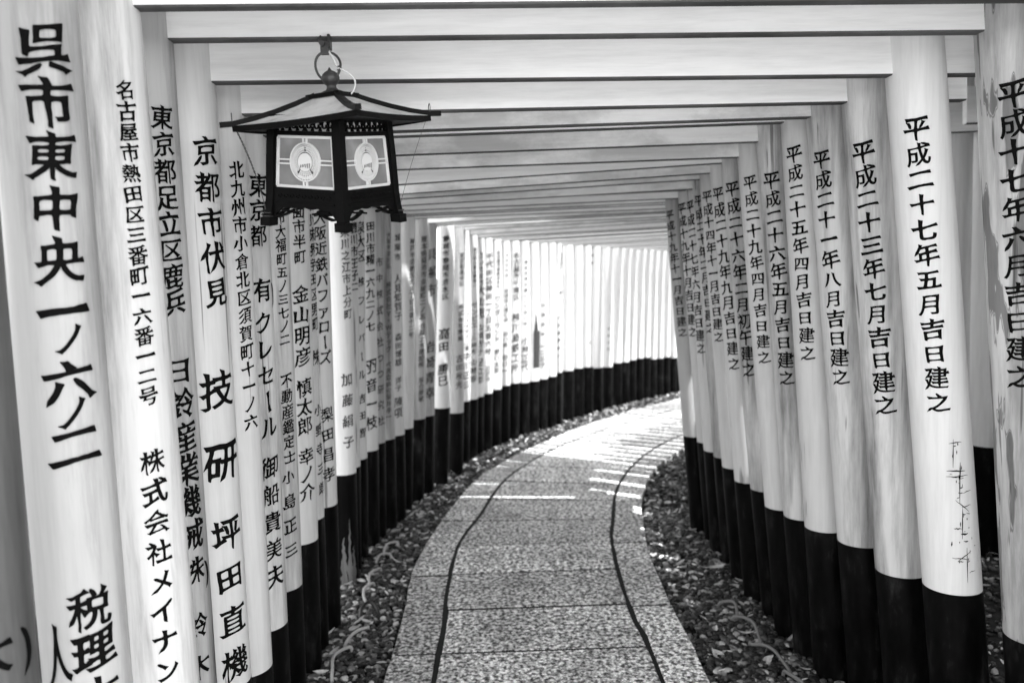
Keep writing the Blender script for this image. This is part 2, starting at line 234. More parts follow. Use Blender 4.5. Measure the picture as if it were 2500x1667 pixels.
  [45,[1.7893,9.3154,0.0171,0.056,0.4221],[3.1869,8.0315,-0.03,0.055,0.5052],[1.6604,1.6608],[],[]],
  [46,[1.8902,9.4026,0.0154,0.056,0.3993],[3.2029,8.2029,-0.03,0.055,0.4745],[1.652,1.6458],[],[]],
  [47,[2.0047,9.5,0.0137,0.056,0.3945],[3.3807,8.2252,-0.03,0.055,0.5288],[1.6391,1.6435],[],[]],
]
# ------------------------------------------------------------------ brush lettering from the built-in font
GL={}
SQUAT=dict(日=.78,田=.82,二=.84,三=.86,之=.88,月=.92,吉=.92,十=.92,六=.9,七=.9,八=.9,四=.84,中=.92,区=.9,士=.86,五=.88,小=.88,山=.86,口=.8)
def outline(c):
    cu=bpy.data.curves.new('t','FONT'); cu.body=c
    o=bpy.data.objects.new('t',cu); bpy.context.scene.collection.objects.link(o)
    k=o.to_curve(bpy.context.evaluated_depsgraph_get()); out=[]
    for s in k.splines:
        bp=s.bezier_points; n=len(bp); P=[]
        for i in range(n):
            a,b=bp[i],bp[(i+1)%n]; p0,p3=a.co.xy,b.co.xy; p1,p2=a.handle_right.xy,b.handle_left.xy
            P.append(p0.copy())
            d=(p3-p0); L=d.length
            if L<1e-6: continue
            dev=max(abs((p1-p0).cross(d))/L,abs((p2-p0).cross(d))/L) if a.handle_right_type!='VECTOR' or b.handle_left_type!='VECTOR' else 0
            if dev>.004:
                m=3 if L<.25 else 6
                for q in range(1,m):
                    t=q/m; P.append(p0*(1-t)**3+p1*3*t*(1-t)**2+p2*3*t*t*(1-t)+p3*t**3)
        Q=[p for i,p in enumerate(P) if (p-P[i-1]).length>1e-4]
        if len(Q)>2: out.append(Q)
    o.to_curve_clear(); bpy.data.objects.remove(o); bpy.data.curves.remove(cu)
    return out
def area(P): return sum(P[i-1].cross(P[i]) for i in range(len(P)))/2
def brush(c,rng):
    C=outline(c)
    if not C: return []
    sg=1 if area(max(C,key=lambda p:abs(area(p))))>0 else -1
    res=[]; f1,f2=rng.uniform(0,6.28),rng.uniform(0,6.28)
    cx=sum(len(P) for P in C); gx,gy=(.031,.023) if cx<34 else (.026,.019) if cx<70 else (.021,.014)
    for P in C:
        if sg<0: P=P[::-1]
        n=len(P); N=[p.copy() for p in P]; done=set()
        # grow
        G=[]
        for i in range(n):
            a=(P[i]-P[i-1]); b=(P[(i+1)%n]-P[i]); a.normalize(); b.normalize()
            na=Vector((a.y,-a.x)); nb=Vector((b.y,-b.x)); m=na+nb
            m=m/max(.35,m.length_squared/2) if m.length>1e-4 else na
            if m.length>1.6: m=m*(1.6/m.length)
            G.append(m)
        W=.013
        for i in range(n): N[i]=P[i]+Vector((G[i].x*gx,G[i].y*gy))
        for i in range(n):
            j=(i+1)%n; h=(i-1)%n; k=(i+2)%n
            if n<4: break
            e0=P[i]-P[h]; e=P[j]-P[i]; e2=P[k]-P[j]; L=e.length
            if not .045<L<.125: continue
            u0=e0.normalized(); u=e.normalized(); u2=e2.normalized()
            if u0.dot(u2)>-.72 or u0.cross(u)<.45 or u.cross(u2)<.45: continue
            d=(u0-u2).normalized(); a=math.degrees(math.atan2(d.y,d.x)); w=u
            # P[i] on right side of d ... left-hand side corner = P[j]
            r,l=N[i],N[j]   # r is to the right of direction d, l to the left
            V=lambda x,y: Vector((x,y))
            jit=.95+.7*rng.random()
            if -28<a<=25:   # right end of a horizontal: l is top
                N[j]=l+V(.004,.030*jit); N[i]=r+V(.040*jit,-.004)
                done|={i,j}
            elif a>152 or a<-152: # left start: r is top
                N[i]=r+V(-.030*jit,.022*jit); N[j]=l+V(.030*jit,-.012)
                done|={i,j}
            elif 60<a<120:   # top start of vertical: l is left
                N[j]=l+V(-.032*jit,.028*jit); N[i]=r+V(.012,-.022*jit)
                done|={i,j}
            elif -118<a<=-68: # bottom of vertical
                N[i]=r+V(.012,.018); N[j]=l+V(-.022,-.030*jit)
                done|={i,j}
            elif -152<=a<=-118: # left falling tip
                m=(r+l)/2+d*.045*jit
                N[i]=m+(r-m)*.10; N[j]=m+(l-m)*.10; done|={i,j}
            elif -68<a<=-28: # right falling foot
                N[j]=l+V(.050*jit,-.002); N[i]=r+V(-.012,-.022*jit); done|={i,j}
            else: # rising tips
                m=(r+l)/2+d*.03*jit
                N[i]=m+(r-m)*.45; N[j]=m+(l-m)*.45; done|={i,j}
        # shoulder at top-right corners
        for i in range(n):
            if i in done: continue
            a=(P[i]-P[i-1]); b=(P[(i+1)%n]-P[i])
            if a.length<.1 or b.length<.1: continue
            a.normalize(); b.normalize()
            if a.cross(b)>.8 and a.y>.8 and b.x<-.8: N[i]=N[i]+Vector((.022,.018))
        # long edges pinch
        M=[]
        for i in range(n):
            p,q=N[i],N[(i+1)%n]; d=q-p; L=d.length; M.append(p)
            if L>.16:
                nn=Vector((-d.y,d.x))/L
                ver=abs(d.y)>abs(d.x)
                m=max(3,int(L/.09))
                for s in range(1,m):
                    t=s/m; am=(.010 if ver else .022)*min(1,L/.5)
                    M.append(p+d*t+nn*(am*math.sin(math.pi*t)+rng.uniform(-.005,.005)))
        # soften
        S=[]
        m=len(M)
        for i in range(m):
            p=M[i]; a=M[i-1]-p; b=M[(i+1)%m]-p
            ca=a.length and b.length and a.dot(b)/(a.length*b.length)
            if ca>-.9:
                S.append(p+a*min(.28,.018/max(a.length,1e-5))); S.append(p+b*min(.28,.018/max(b.length,1e-5)))
            else: S.append(p)
        res.append([Vector((p.x+.016*math.sin(5.2*p.y+f1)+.007*math.sin(13*p.x+f2)+rng.uniform(-.003,.003), p.y+.14*(p.x-.5)+.018*math.sin(4.6*p.x+f2)+.007*math.sin(12*p.y+f1)+rng.uniform(-.003,.003))) for p in S])
    return res
def glyph(c):
    # nonzero-winding fill of the brushed outlines, cut into upright slices so that it can bend round a post
    if c in GL: return GL[c]
    C=brush(c,random.Random(ord(c)))
    if c=='ー': C=[[Vector((p.y-.38,-(p.x-.5))) for p in P] for P in C]
    else:
        mx=.5 if ord(c)>255 else sum(p.x for P in C for p in P)/max(1,sum(len(P) for P in C))
        C=[[Vector((p.x-mx,(p.y-.38)*SQUAT.get(c,1))) for p in P] for P in C]
    V,E,A,B=[],[],[],[]
    for P in C:
        b=len(V); n=len(P); V+=P
        for i in range(n):
            E.append((b+i,b+(i+1)%n)); A.append(P[i]); B.append(P[(i+1)%n])
    if not V: GL[c]=None; return None
    x0=min(p.x for p in V)-.01; x1=max(p.x for p in V)+.01; y0=min(p.y for p in V)-.01; y1=max(p.y for p in V)+.01
    for i in range(11):
        x=x0+(x1-x0)*i/10+.00037; b=len(V); V+=[Vector((x,y0)),Vector((x,y1))]; E.append((b,b+1))
    v,e,f,_,_,_=delaunay_2d_cdt(V,E,[],0,1e-5)
    A=np.array(A); B=np.array(B); v=np.array([tuple(p) for p in v]); f=[t for t in f if len(t)==3]
    ft=np.array(f); cen=v[ft].mean(1)
    up=(A[None,:,1]<=cen[:,1:2])&(B[None,:,1]>cen[:,1:2]); dn=(A[None,:,1]>cen[:,1:2])&(B[None,:,1]<=cen[:,1:2])
    cr=(B[None,:,0]-A[None,:,0])*(cen[:,1:2]-A[None,:,1])-(cen[:,0:1]-A[None,:,0])*(B[None,:,1]-A[None,:,1])
    wn=(up&(cr>0)).sum(1)-(dn&(cr<0)).sum(1)
    ft=ft[wn!=0]
    used,inv=np.unique(ft,return_inverse=True)
    GL[c]=(v[used],inv.reshape(-1,3))
    return GL[c]

# ------------------------------------------------------------------ ground and path
g = MB(); g.add([(-200, -200, -.04), (200, -200, -.04), (200, 200, -.04), (-200, 200, -.04)], [(0, 1, 2, 3)])
tag(g.build('ground', M_SOIL), kind='structure')
LO = [(-.52, -2), (-.52, 0), (-.52, 3.2), (-.545, 3.8), (-.52, 4.3), (-.40, 5.15), (-.29, 5.66), (-.16, 6.02), (0, 6.38), (.18, 6.72), (.4, 7.1), (.65, 7.5), (.97, 7.9), (1.3, 8.28), (1.75, 8.75), (2.4, 9.4), (3.4, 10.4)]
LI = [(-.335, -2), (-.335, 0), (-.335, 3.1), (-.35, 3.6), (-.335, 4.3), (-.24, 4.8), (-.16, 5.3), (-.08, 5.65), (.1, 6.12), (.34, 6.61), (.6, 7.0), (1.0, 7.5), (1.5, 8.0), (2.0, 8.5), (2.6, 9.1), (3.6, 10.1)]
RI = [(.51, -2), (.51, 0), (.505, 2.8), (.485, 3.3), (.485, 3.8), (.515, 4.3), (.56, 4.6), (.66, 5.2), (.80, 5.7), (1.02, 6.22), (1.3, 6.7), (1.65, 7.15), (2.0, 7.5), (2.5, 7.95), (3.1, 8.5), (3.8, 9.2)]
RO = [(.665, -2), (.665, 0), (.67, 2.8), (.665, 3.4), (.675, 4.0), (.71, 4.35), (.77, 4.84), (.84, 5.18), (.96, 5.62), (1.14, 6.03), (1.36, 6.38), (1.75, 6.9), (2.2, 7.35), (2.8, 7.9), (3.4, 8.45), (4.1, 9.1)]
class Curve:   # parameter: y up to 4.3, then 4.3 + 6.5 * arc fraction of the rest
    def __init__(s, P):
        s.p = np.array([tuple(q) for q in crom([(x, y) for x, y in P], 12)]); i = np.searchsorted(s.p[:, 1], 4.3)
        d = np.r_[0, np.cumsum(np.hypot(*np.diff(s.p[i:], axis=0).T))]
        s.t = np.r_[s.p[:i, 1], 4.3+1e-6+6.5*d/d[-1]]
    def __call__(s, t): return np.array((np.interp(t, s.t, s.p[:, 0]), np.interp(t, s.t, s.p[:, 1])))
cLO, cLI, cRI, cRO = map(Curve, (LO, LI, RI, RO))
rng = random.Random(7)
path = MB(); mortar = MB()
def off(c, t, d):
    a, b = c(t-.02), c(t+.02); u = (b-a)/np.hypot(*(b-a)); p = c(t); return (p[0]+u[1]*d, p[1]-u[0]*d)
def slabs(ca, da, cb, db, cuts, jig):
    for k in range(len(cuts)-1):
        t0, t1 = cuts[k]+.010, cuts[k+1]-.010; n = 6; z = rng.uniform(-.002, .002)
        A = [off(ca, t0+(t1-t0)*i/n, da+rng.uniform(-jig, jig)) for i in range(n+1)]; B = [off(cb, t0+(t1-t0)*i/n, db+rng.uniform(-jig, jig)) for i in range(n+1)]
        rings = []
        for q, w in zip(A, B):
            rings.append([(q[0], q[1], -.05), (w[0], w[1], -.05), (w[0], w[1], z-.004), (w[0]+(q[0]-w[0])*.008, w[1]+(q[1]-w[1])*.008, z), (q[0]+(w[0]-q[0])*.008, q[1]+(w[1]-q[1])*.008, z), (q[0], q[1], z-.004)])
        path.loft(rings)
cuts = [-1.9+.02+.41*i for i in range(31)]; d0 = 3.03-min(cuts, key=lambda c: abs(c-3.03)); cuts = [c+d0 for c in cuts if c+d0 < 10.75]
slabs(cLI, .011, cRI, -.011, cuts, .001)
slabs(cLO, 0, cLI, -.009, [c for i, c in enumerate(cuts) if i % 2 == 0] + [10.78], .003)
slabs(cRI, .009, cRO, 0, [c-.03 for i, c in enumerate(cuts) if i % 2 == 1] + [10.78], .003)
tag(path.build('path', M_STONE), kind='structure')
ts = np.linspace(-1.9, 10.7, 120)
A = [off(cLO, t, .02) for t in ts]; B = [off(cRO, t, -.02) for t in ts]
mortar.add([(x, y, -.0035) for x, y in A]+[(x, y, -.0035) for x, y in B], [(i, i+120, i+121, i+1) for i in range(119)])
tag(mortar.build('path_bedding', M_MORTAR), kind='structure')

bounce = MB(); bounce.box((-8, -16, -.05), (8, -.7, -.012))      # added unseen slab behind the viewer, bounces sunlight up onto the beams
tag(bounce.build('bounce_floor', M_BOUNCE), kind='structure')

# ------------------------------------------------------------------ gates
DATE = {2: '平成二十七年五月', 3: '平成二十三年七月', 4: '平成二十一年八月', 5: '平成二十五年四月', 6: '平成二十六年五月', 7: '平成二十九年四月', 8: '平成二十六年二月初午', 9: '平成二十九年九月',
        10: '平成十四年十一月', 11: '平成二十年二月', 12: '平成二十七年六月', 13: '平成十九年十月'}
ADDR = {0: '名古屋市熱田区', 15: '城陽市', 16: '神戸市須磨区', 17: '熊本県菊池市', 18: '貝塚市', 20: '東京都墨田区', 22: '東京都台東区', 23: 'さいたま市', 24: '千代田区神田', 25: '名古屋市昭和区', 27: '名古屋市千種区', 28: '西宮市'}
LABEL = {-2: 'nearest gate, its shaded left post cut off by the left edge of the photo',
         -1: 'gate whose wide left post shows the largest brush characters, starting 呉市東中央',
         1: 'gate with a peeling right post dated 平成十七年 and the lantern hung under its beam',
         14: 'gate with a grimy grey right post dated 平成十九年十一月, innermost of the dated posts',
         19: 'gate with a clean bright narrow left post starting 静岡市, standing out between greyer ones',
         21: 'gate with a thin left post just behind the grey 東京都墨田区 post',
         26: 'gate with four short faint lines of writing, left of the 名古屋市千種区 post',
         29: 'gate in the bend with a black rectangular patch low on its left post',
         30: 'gate directly right of the post with the black rectangular patch'}
PLAIN = 'bleached out blurred gate standing in the bright far bend of the tunnel'
def gate_label(j):
    if j in LABEL: return LABEL[j]
    if j in DATE: return 'gate with its right post dated '+DATE[j]
    if j in ADDR: return 'gate with its left post starting with the address '+ADDR[j]
    return PLAIN
def axis(p, z): return (p[0]+p[2]*z, p[1])
def ring(p, z, r, n): x, y = axis(p, z); return [(x+r*math.cos(2*math.pi*i/n), y+r*math.sin(2*math.pi*i/n), z) for i in range(n)]
def writing(p, segs, o, parent, ink):
    for txt, z0, z1, a0, a1, s, w in segs:
        V, F = [], []; b = 0
        for k, c in enumerate(txt):
            gl = glyph(c)
            if gl is None: continue
            t = k/max(1, len(txt)-1); r = p[3]+.0011
            v, f = gl; jr = random.Random(ord(c)*31+k*7+int(z0*997)); ca, sa, sc_ = math.cos(jr.gauss(0, .022)), jr.gauss(0, .03), jr.uniform(.95, 1.05)
            v = np.stack([(v[:, 0]*ca-v[:, 1]*sa)*sc_, (v[:, 0]*sa+v[:, 1]*ca)*sc_], 1); z = z0+(z1-z0)*t+v[:, 1]*s; a = a0+(a1-a0)*t+v[:, 0]*s*w*.96/r
            V.append(np.stack([p[0]+p[2]*z+r*np.cos(a)-o[0], p[1]+r*np.sin(a)-o[1], z-o[2]], 1)); F.append(f+b); b += len(v)
        if not V: continue
        V = np.concatenate(V); F = np.concatenate(F); me = bpy.data.meshes.new('inscription'); me.from_pydata(V.tolist(), [], F.tolist())
        me.materials.append(ink); ob = bpy.data.objects.new('inscription', me); COL.objects.link(ob); ob.parent = parent
def band(p, z0, z1, a, w, o, name, m, parent, rr=.0012, n=6, taper=(1, 1), rows=8, rag=0, seed=1):   # a patch wrapped on the post
    rg = random.Random(seed); b = MB(); rings = []
    for i in range(rows+1):
        z = z0+(z1-z0)*i/rows; ww = w*(taper[0]+(taper[1]-taper[0])*i/rows)*(1+rg.uniform(-rag, rag)); da = rg.uniform(-rag, rag)*w/p[3]*.4
        x, y = axis(p, z); rings.append([(x+(p[3]+rr)*math.cos(a+da+(q/n-.5)*ww/p[3]), y+(p[3]+rr)*math.sin(a+da+(q/n-.5)*ww/p[3]), z) for q in range(n+1)])
    b.add([q for r in rings for q in r], [(i*(n+1)+q, i*(n+1)+q+1, (i+1)*(n+1)+q+1, (i+1)*(n+1)+q) for i in range(rows) for q in range(n)], True)
    ob = b.build(name, m, parent); ob.data.transform(Matrix.Translation(-Vector(o))); return ob
def bar(pa, pb, z0a, z0b, h, d, ext, rise=0):     # a squared, chamfered beam laid across the two posts
    a = Vector((*pa, 0)); b = Vector((*pb, 0)); u = (b-a).normalized(); nrm = Vector((-u.y, u.x, 0)); B = MB(); rings = []
    L = (b-a).length; c = .004
    sec = [(-d/2, c), (-d/2+c, 0), (d/2-c, 0), (d/2, c), (d/2, h-c), (d/2-c, h), (-d/2+c, h), (-d/2, h-c)]
    for s in (-ext, -ext*.4, L*.12, L*.35, L*.65, L*.88, L+ext*.4, L+ext):
        t = s/L; z = z0a+(z0b-z0a)*t; e = max(0, abs(t-.5)*2-.7); z += rise*e*e
        rings.append([a+u*s+nrm*q+Vector((0, 0, z+w)) for q, w in sec])
    B.loft(rings); return B
POSTS = {}
PW = {'L': {-2: 'G', -1: 'D', 0: 'W', 1: 'D', 4: 'W', 5: 'W', 13: 'D', 14: 'W', 17: 'D', 18: 'D', 20: 'D'}, 'R': {1: 'P', 2: 'N', 3: 'W', 4: 'W', 6: 'W', 8: 'W', 11: 'W', 14: 'D'}}
BW = {4: 'W', 6: 'D', 7: 'W', 9: 'W', 10: 'D', 11: 'D', 12: 'W', 14: 'D', 15: 'D', 17: 'D', 18: 'D', 20: 'D', 21: 'D'}
PM = {'W': M_POST_W, 'D': M_POST_D, 'P': M_PEEL, 'G': M_POST_G, 'N': M_POST_N}
def make_gate(j, L, Rr, bz, iL, iR, label, group):
    o = Vector(((L[0]+Rr[0])/2, (L[1]+Rr[1])/2, 0))
    root = thing('torii_gate', label, 'torii gate', o, group)
    near = j < 6 or j > 60; n = 56 if j < 8 else 32; top = max(bz)+(.34 if j < 2 or j > 60 else .62 if j < 23 else .27)
    for side, p, ins in (('L', L, iL), ('R', Rr, iR)):
        b = MB(); b.loft([ring(p, z, p[3]*(1-.02*(z-p[4])/1.6), n) for z in np.linspace(p[4], top, 7)], True)
        b.sm[-2:] = [False, False]
        po = b.build('post', PM.get(PW[side].get(j, 'N' if j > 20 or (side == 'L' and j in (9, 19)) else 0), M_POST), root); po.data.transform(Matrix.Translation(-o))
        b = MB(); b.loft([ring(p, z, p[3]+.0008, n) for z in (-.1, p[4])], True); b.sm[-2:] = [False, False]
        sb = b.build('black_base', M_SLEEVE, po); sb.data.transform(Matrix.Translation(-o))
        if ins: writing(p, ins, o, po, M_INK_HAZED if (side == 'L' and (j == 9 or j > 12 and j != 19)) else M_INK)
        POSTS[side, j] = (p, po, o)
    d, h, ext = (.038, .17, .30) if near else ((.026, .13, .13) if j < 13 else (.024, .11, .08) if j < 24 else (.036, .085, .08))
    zl, zr = bz; t = bar(axis(L, zl), axis(Rr, zr), zl, zr, h, d, ext)
    bo = t.build('tie_beam', {'W': M_BEAM_W, 'D': M_BEAM_D}.get(BW.get(j), M_BEAM), root); bo.data.transform(Matrix.Translation(-o)); bo.data.materials.append(M_SHADE_GRIME)
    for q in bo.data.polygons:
        if q.normal.z < -.6: q.material_index = 1  # downward faces take the painted-in shade
    t = bar(axis(L, top), axis(Rr, top), top, top, .16 if near else .13 if j < 23 else .06, DEEP.get(j, .3), .75 if j > 60 else .6 if j < 15 else .24, .03)  # overhang lengthened out of view to keep sun out between the tunnels
    bo = t.build('top_lintel', M_BEAM, root); bo.data.transform(Matrix.Translation(-o))
    return root
MID = {g_[0]: ((g_[1][0]+g_[2][0])/2, (g_[1][1]+g_[2][1])/2) for g_ in GATES}
dist = lambda a, b: math.dist(MID[a], MID[b])
DEEP = {j: (.042 if j > 22 else min(.64, (.62 if 13 < j else 1.03)*max(dist(j, j-1) if j-1 in MID else 0, dist(j, j+1))+.01)) for j in MID if j+1 in MID}  # unseen lintel depths shaped to block the sun, thin where it should enter
DEEP[8] += .2; DEEP[9] += .1; DEEP[max(MID)] = .036
GROUP = 'torii gates lining the path'
for j, L, Rr, bz, iL, iR in GATES: make_gate(j, L, Rr, bz, iL, iR, gate_label(j), GROUP)
for k in range(-5, -2):     # unseen gates added behind the viewer to keep sun off the near posts
    y = 1.27+.24*(k+2); s = .02*math.sin(k*2.1)
    make_gate(k, [-.87+s, y, 0, .078, .45], [1.30+s, y+.1, -.03, .078, .5], [2.6, 2.6], [], [], 'unseen gate added behind the viewer to block sun, outside the photo', GROUP)
for k in range(-4, 16):
    y = 4.02+.26*(k-8); s = .03*math.sin(k*1.9)*(k != 8)+.05*max(0, k-9)**1.5
    make_gate(100+k, [2.42+s, y, 0, .084, .525], [4.3+s, y-.1, 0, .084, .52], [2.1, 2.1], [], [], 'gate of a neighbouring tunnel, glimpsed between the two nearest right posts' if k == 8 else 'gate of the neighbouring tunnel, hidden behind the right posts', 'torii gates of the neighbouring tunnel')
p, po, o = POSTS['L', 9]; 
for q, (z1, da, w, sd) in enumerate(((.22, -.35, .030, 3), (.31, .12, .022, 8), (.17, .45, .030, 12))): band(p, -.02, z1, -1.15+da, w, o, 'rotten_patch', M_ROT, po.children[0], .0022+.0003*q, 6, (1.3, .08), 14, .35, sd)
p, po, o = POSTS['L', 29]; band(p, .585, .93, -1.0, .075, o, 'dark_patch', M_INK_HAZED, po, .0014, 5, (1.0, 1.0), 6, .03, 4); band(p, .93, 1.10, -1.25, .05, o, 'dark_patch', M_INK_HAZED, po, .0014, 3, (.8, .06), 6, .1, 5)
p, po, o = POSTS['R', 2]     # scuffs and scratches on the second right post
sc = random.Random(5); b = MB()
def scratch(z, a, L, ang, w):
    q = []
    for i in range(7):
        s = (i/6-.5)*L; zz = z+s*math.sin(ang)+sc.uniform(-.0012, .0012); aa = a+s*math.cos(ang)/p[3]; x, y = axis(p, zz); ww = w*(1-abs(i/3-1)*.7)
        for e in (-1, 1):
            z2 = zz+e*ww*math.cos(ang); a2 = aa-e*ww*math.sin(ang)/p[3]; q.append((x+(p[3]+.001)*math.cos(a2), y+(p[3]+.001)*math.sin(a2), z2))
    b.add(q, [(2*i, 2*i+2, 2*i+3, 2*i+1) for i in range(6)])
AZ = -1.62
for z, da, L_, ang, w in [(.98, 0, .035, .15, .0016), (.90, -.03, .05, .02, .0022), (.885, .0, .06, .05, .0016), (.95, -.1, .08, 1.5, .0013), (.86, .05, .10, 1.5, .0014), (.80, .1, .05, -.75, .0013), (.80, .25, .03, .2, .0012), (.75, .05, .09, 1.5, .0016), (.735, -.12, .02, .0, .002), (.72, .1, .02, .1, .003), (.655, .05, .05, .65, .0014), (.648, -.08, .045, -.05, .0014), (.63, .12, .10, 1.52, .0014), (.69, -.35, .012, 1.4, .002), (.61, .3, .02, .2, .0012), (.90, .1, .05, 1.5, .0015), (.84, .3, .03, .25, .0012)]:
    scratch(z, AZ+da, L_, ang, w)
for _ in range(34): scratch(sc.uniform(.58, 1.0), AZ+sc.gauss(.05, .16), sc.uniform(.004, .014), sc.choice((0, 1.5, .4)), sc.uniform(.0008, .0018))
ob = b.build('scratches', M_INK, po); ob.data.transform(Matrix.Translation(-o))

# ------------------------------------------------------------------ hanging lantern
LO3 = (-.4236, 1.98, 1.633)
lan = thing('hanging_lantern', 'black square hanging lantern with pale crested panes and a spreading roof', 'lantern', LO3)
lan.rotation_mode = 'QUATERNION'
lan.rotation_quaternion = (Matrix.Rotation(.0487, 3, 'Y') @ Matrix.Rotation(.1852, 3, 'X') @ Matrix.Rotation(.3257, 3, 'Z')).to_quaternion()
def fp(i, u, z, out=0):
    a = R(-135+90*i); d = .107-.007*(z-.088)/.118+out
    return (d*math.cos(a)-u*math.sin(a), d*math.sin(a)+u*math.cos(a), z)
def prism(b, i, poly, o0, o1):    # a (u, z) outline given a thickness along its face's normal
    n = len(poly); b.loft([[fp(i, u, z, o0) for u, z in poly], [fp(i, u, z, o1) for u, z in poly]])
def strip(b, i, pts, w, o0, o1, closed=False):
    n = len(pts); k = n if closed else n-1
    for q in range(k):
        (x0, y0), (x1, y1) = pts[q], pts[(q+1) % n]; l = math.hypot(x1-x0, y1-y0) or 1; nx, ny = -(y1-y0)/l*w/2, (x1-x0)/l*w/2
        prism(b, i, [(x0-nx, y0-ny), (x1-nx, y1-ny), (x1+nx, y1+ny), (x0+nx, y0+ny)], o0, o1)
def circ(r, n=36, c=(0, .147), a0=0, a1=2*math.pi): return [(c[0]+r*math.cos(a0+(a1-a0)*q/n), c[1]+r*math.sin(a0+(a1-a0)*q/n)) for q in range(n+(a1-a0 < 6.28))]
for k in range(4):                                 # legs
    a = R(-90+90*k); b = MB(); rings = []
    for z, rad, h in ((-.004, .157, .0145), (.016, .1555, .0145), (.0165, .1545, .0105), (.04, .149, .0105), (.07, .144, .0112), (.16, .1385, .0108), (.252, .130, .0105)):
        c, s_ = rad*math.cos(a), rad*math.sin(a)
        rings.append([(c+h*q, s_+h*w, z) for q, w in ((1, 1), (-1, 1), (-1, -1), (1, -1))] if False else [(c+h*1.414*math.cos(a+R(45+90*q)-R(0)+R(45)), s_+h*1.414*math.sin(a+R(45+90*q)+R(45)), z) for q in range(4)])
    b.loft(rings); b.build('leg', M_LACQ, lan)
for i in range(4):
    b = MB()                                        # side board: rails round the pane, lower board
    prism(b, i, [(-.094, .050), (.094, .050), (.090, .0875), (-.090, .0875)], -.010, .002)
    prism(b, i, [(-.084, .2065), (.084, .2065), (.083, .216), (-.083, .216)], -.010, .002)
    prism(b, i, [(-.083, .243), (.083, .243), (.083, .252), (-.083, .252)], -.010, .002)
    for s in (-1, 1): prism(b, i, [(s*.0875, .0876), (s*.094, .0876), (s*.086, .2064), (s*.0804, .2064)][::s], -.010, .002)
    prism(b, i, [(-.088, .0535), (.088, .0535), (.088, .0560), (-.088, .0560)], .002, .0045); prism(b, i, [(-.088, .0800), (.088, .0800), (.088, .0825), (-.088, .0825)], .002, .0045)
    for q in range(9):                              # low carved scrolls on the lower board
        u = -.072+.018*q; strip(b, i, [(u+.0065*math.cos(t*.7)*(1-t*.07), .068+.0065*math.sin(t*.7)*(1-t*.07)) for t in range(10)], .0016, .002, .0036)
    b.build('side_board', M_LACQ, lan)
    b = MB(); prism(b, i, [(-.083, .2162), (.083, .2162), (.083, .2428), (-.083, .2428)], -.012, -.008); fb = b.build('frieze', M_FRIEZE, lan)
    b = MB()                                        # pierced leaf scroll over the frieze
    for s in (-1, 1):
        for u0, r0 in ((.012, .010), (.034, .011), (.056, .010), (.072, .008)):
            strip(b, i, [(s*(u0+r0*math.cos(t*.55)*(1-t*.05)), .2295+(r0+.002)*math.sin(t*.55)*(1-t*.05)) for t in range(13)], .0030, -.008, -.003)
            prism(b, i, [(s*(u0+.006), .2165), (s*(u0+.013), .2165), (s*(u0+.0105), .2265)][::s], -.008, -.0015); prism(b, i, [(s*(u0+.006), .2425), (s*(u0+.0095), .232), (s*(u0+.013), .2425)][::s], -.008, -.0015)
    prism(b, i, [(-.006, .2165), (.006, .2165), (0, .226)], -.008, -.001); strip(b, i, [(-.009, .2425), (0, .231), (.009, .2425)], .003, -.008, -.001)
    b.build('scrollwork', M_LACQ, fb)
    b = MB(); prism(b, i, [(-.0872, .0880), (.0872, .0880), (.0802, .2060), (-.0802, .2060)], -.009, -.006); pn = b.build('pane', M_PANE, lan)
    b = MB(); o0, o1 = -.006, -.0015                # pale grille with the crest
    strip(b, i, [(-.0845, .0910), (.0845, .0910), (.0778, .2030), (-.0778, .2030)], .0062, o0, o1, True)
    for du in (-.0048, .0048):
        strip(b, i, [(du, .094), (du, .1045)], .0032, o0, o1); strip(b, i, [(du, .1895), (du, .200)], .0032, o0, o1)
        strip(b, i, [(-.081, .147+du), (-.0425, .147+du)], .0032, o0, o1); strip(b, i, [(.0425, .147+du), (.081, .147+du)], .0032, o0, o1)
    strip(b, i, circ(.0428, 48), .0032, o0, o1, True)
    for r in (.0385, .0350): strip(b, i, circ(r, 40), .0017, o0, o1-.001, True)
    for k in range(16):                             # two bowed ears of rice
        for s in (-1, 1):
            a = R(90)-s*R(8+k*8.1)
            for rr, tl in ((.0245, .5), (.0290, -.5), (.0325, .5)):
                c = (rr*math.cos(a), .147+rr*math.sin(a)); t = a-s*R(90)+s*tl
                strip(b, i, [(c[0]-.0024*math.cos(t), c[1]-.0024*math.sin(t)), (c[0]+.0024*math.cos(t), c[1]+.0024*math.sin(t))], .0017, o0, o1-.001)
    prism(b, i, circ(.0205, 32), o0, o1-.0005)
    for k in range(-3, 4):                          # stalks fanned below
        a = R(-90+k*11); strip(b, i, [(.021*math.cos(a), .147+.021*math.sin(a)), (.0425*math.cos(a), .147+.0425*math.sin(a))], .0019, o0, o1-.0008)
    for r in (.025, .029, .033, .0365): strip(b, i, circ(r, 10, (0, .147), R(-124), R(-56)), .0012, o0, o1-.001)
    b.build('grille', M_BRIGHT, pn)
    b = MB()
    prism(b, i, circ(.0345, 32), -.0058, -.0052); 
    for k in range(6): strip(b, i, [(-.013+.0052*k, .136-.001*abs(k-2)), (-.011+.0052*k, .141+.0008*k)], .0016, -.0022, -.0012)
    b.build('crest_ground', M_DARKDISC, pn)
    b = MB()                                        # cusped skirt and curled brackets between the legs
    top_, n = .0498, 24; low = []
    for q in range(n+1):
        u = -.094+.188*q/n; x = abs(u)/.094; low.append((u, .044-.004*abs(math.sin(x*math.pi*2.5))-.022*max(0, x-.72)/.28))
    for q in range(n): prism(b, i, [low[q], low[q+1], (low[q+1][0], top_), (low[q][0], top_)], -.008, .001)
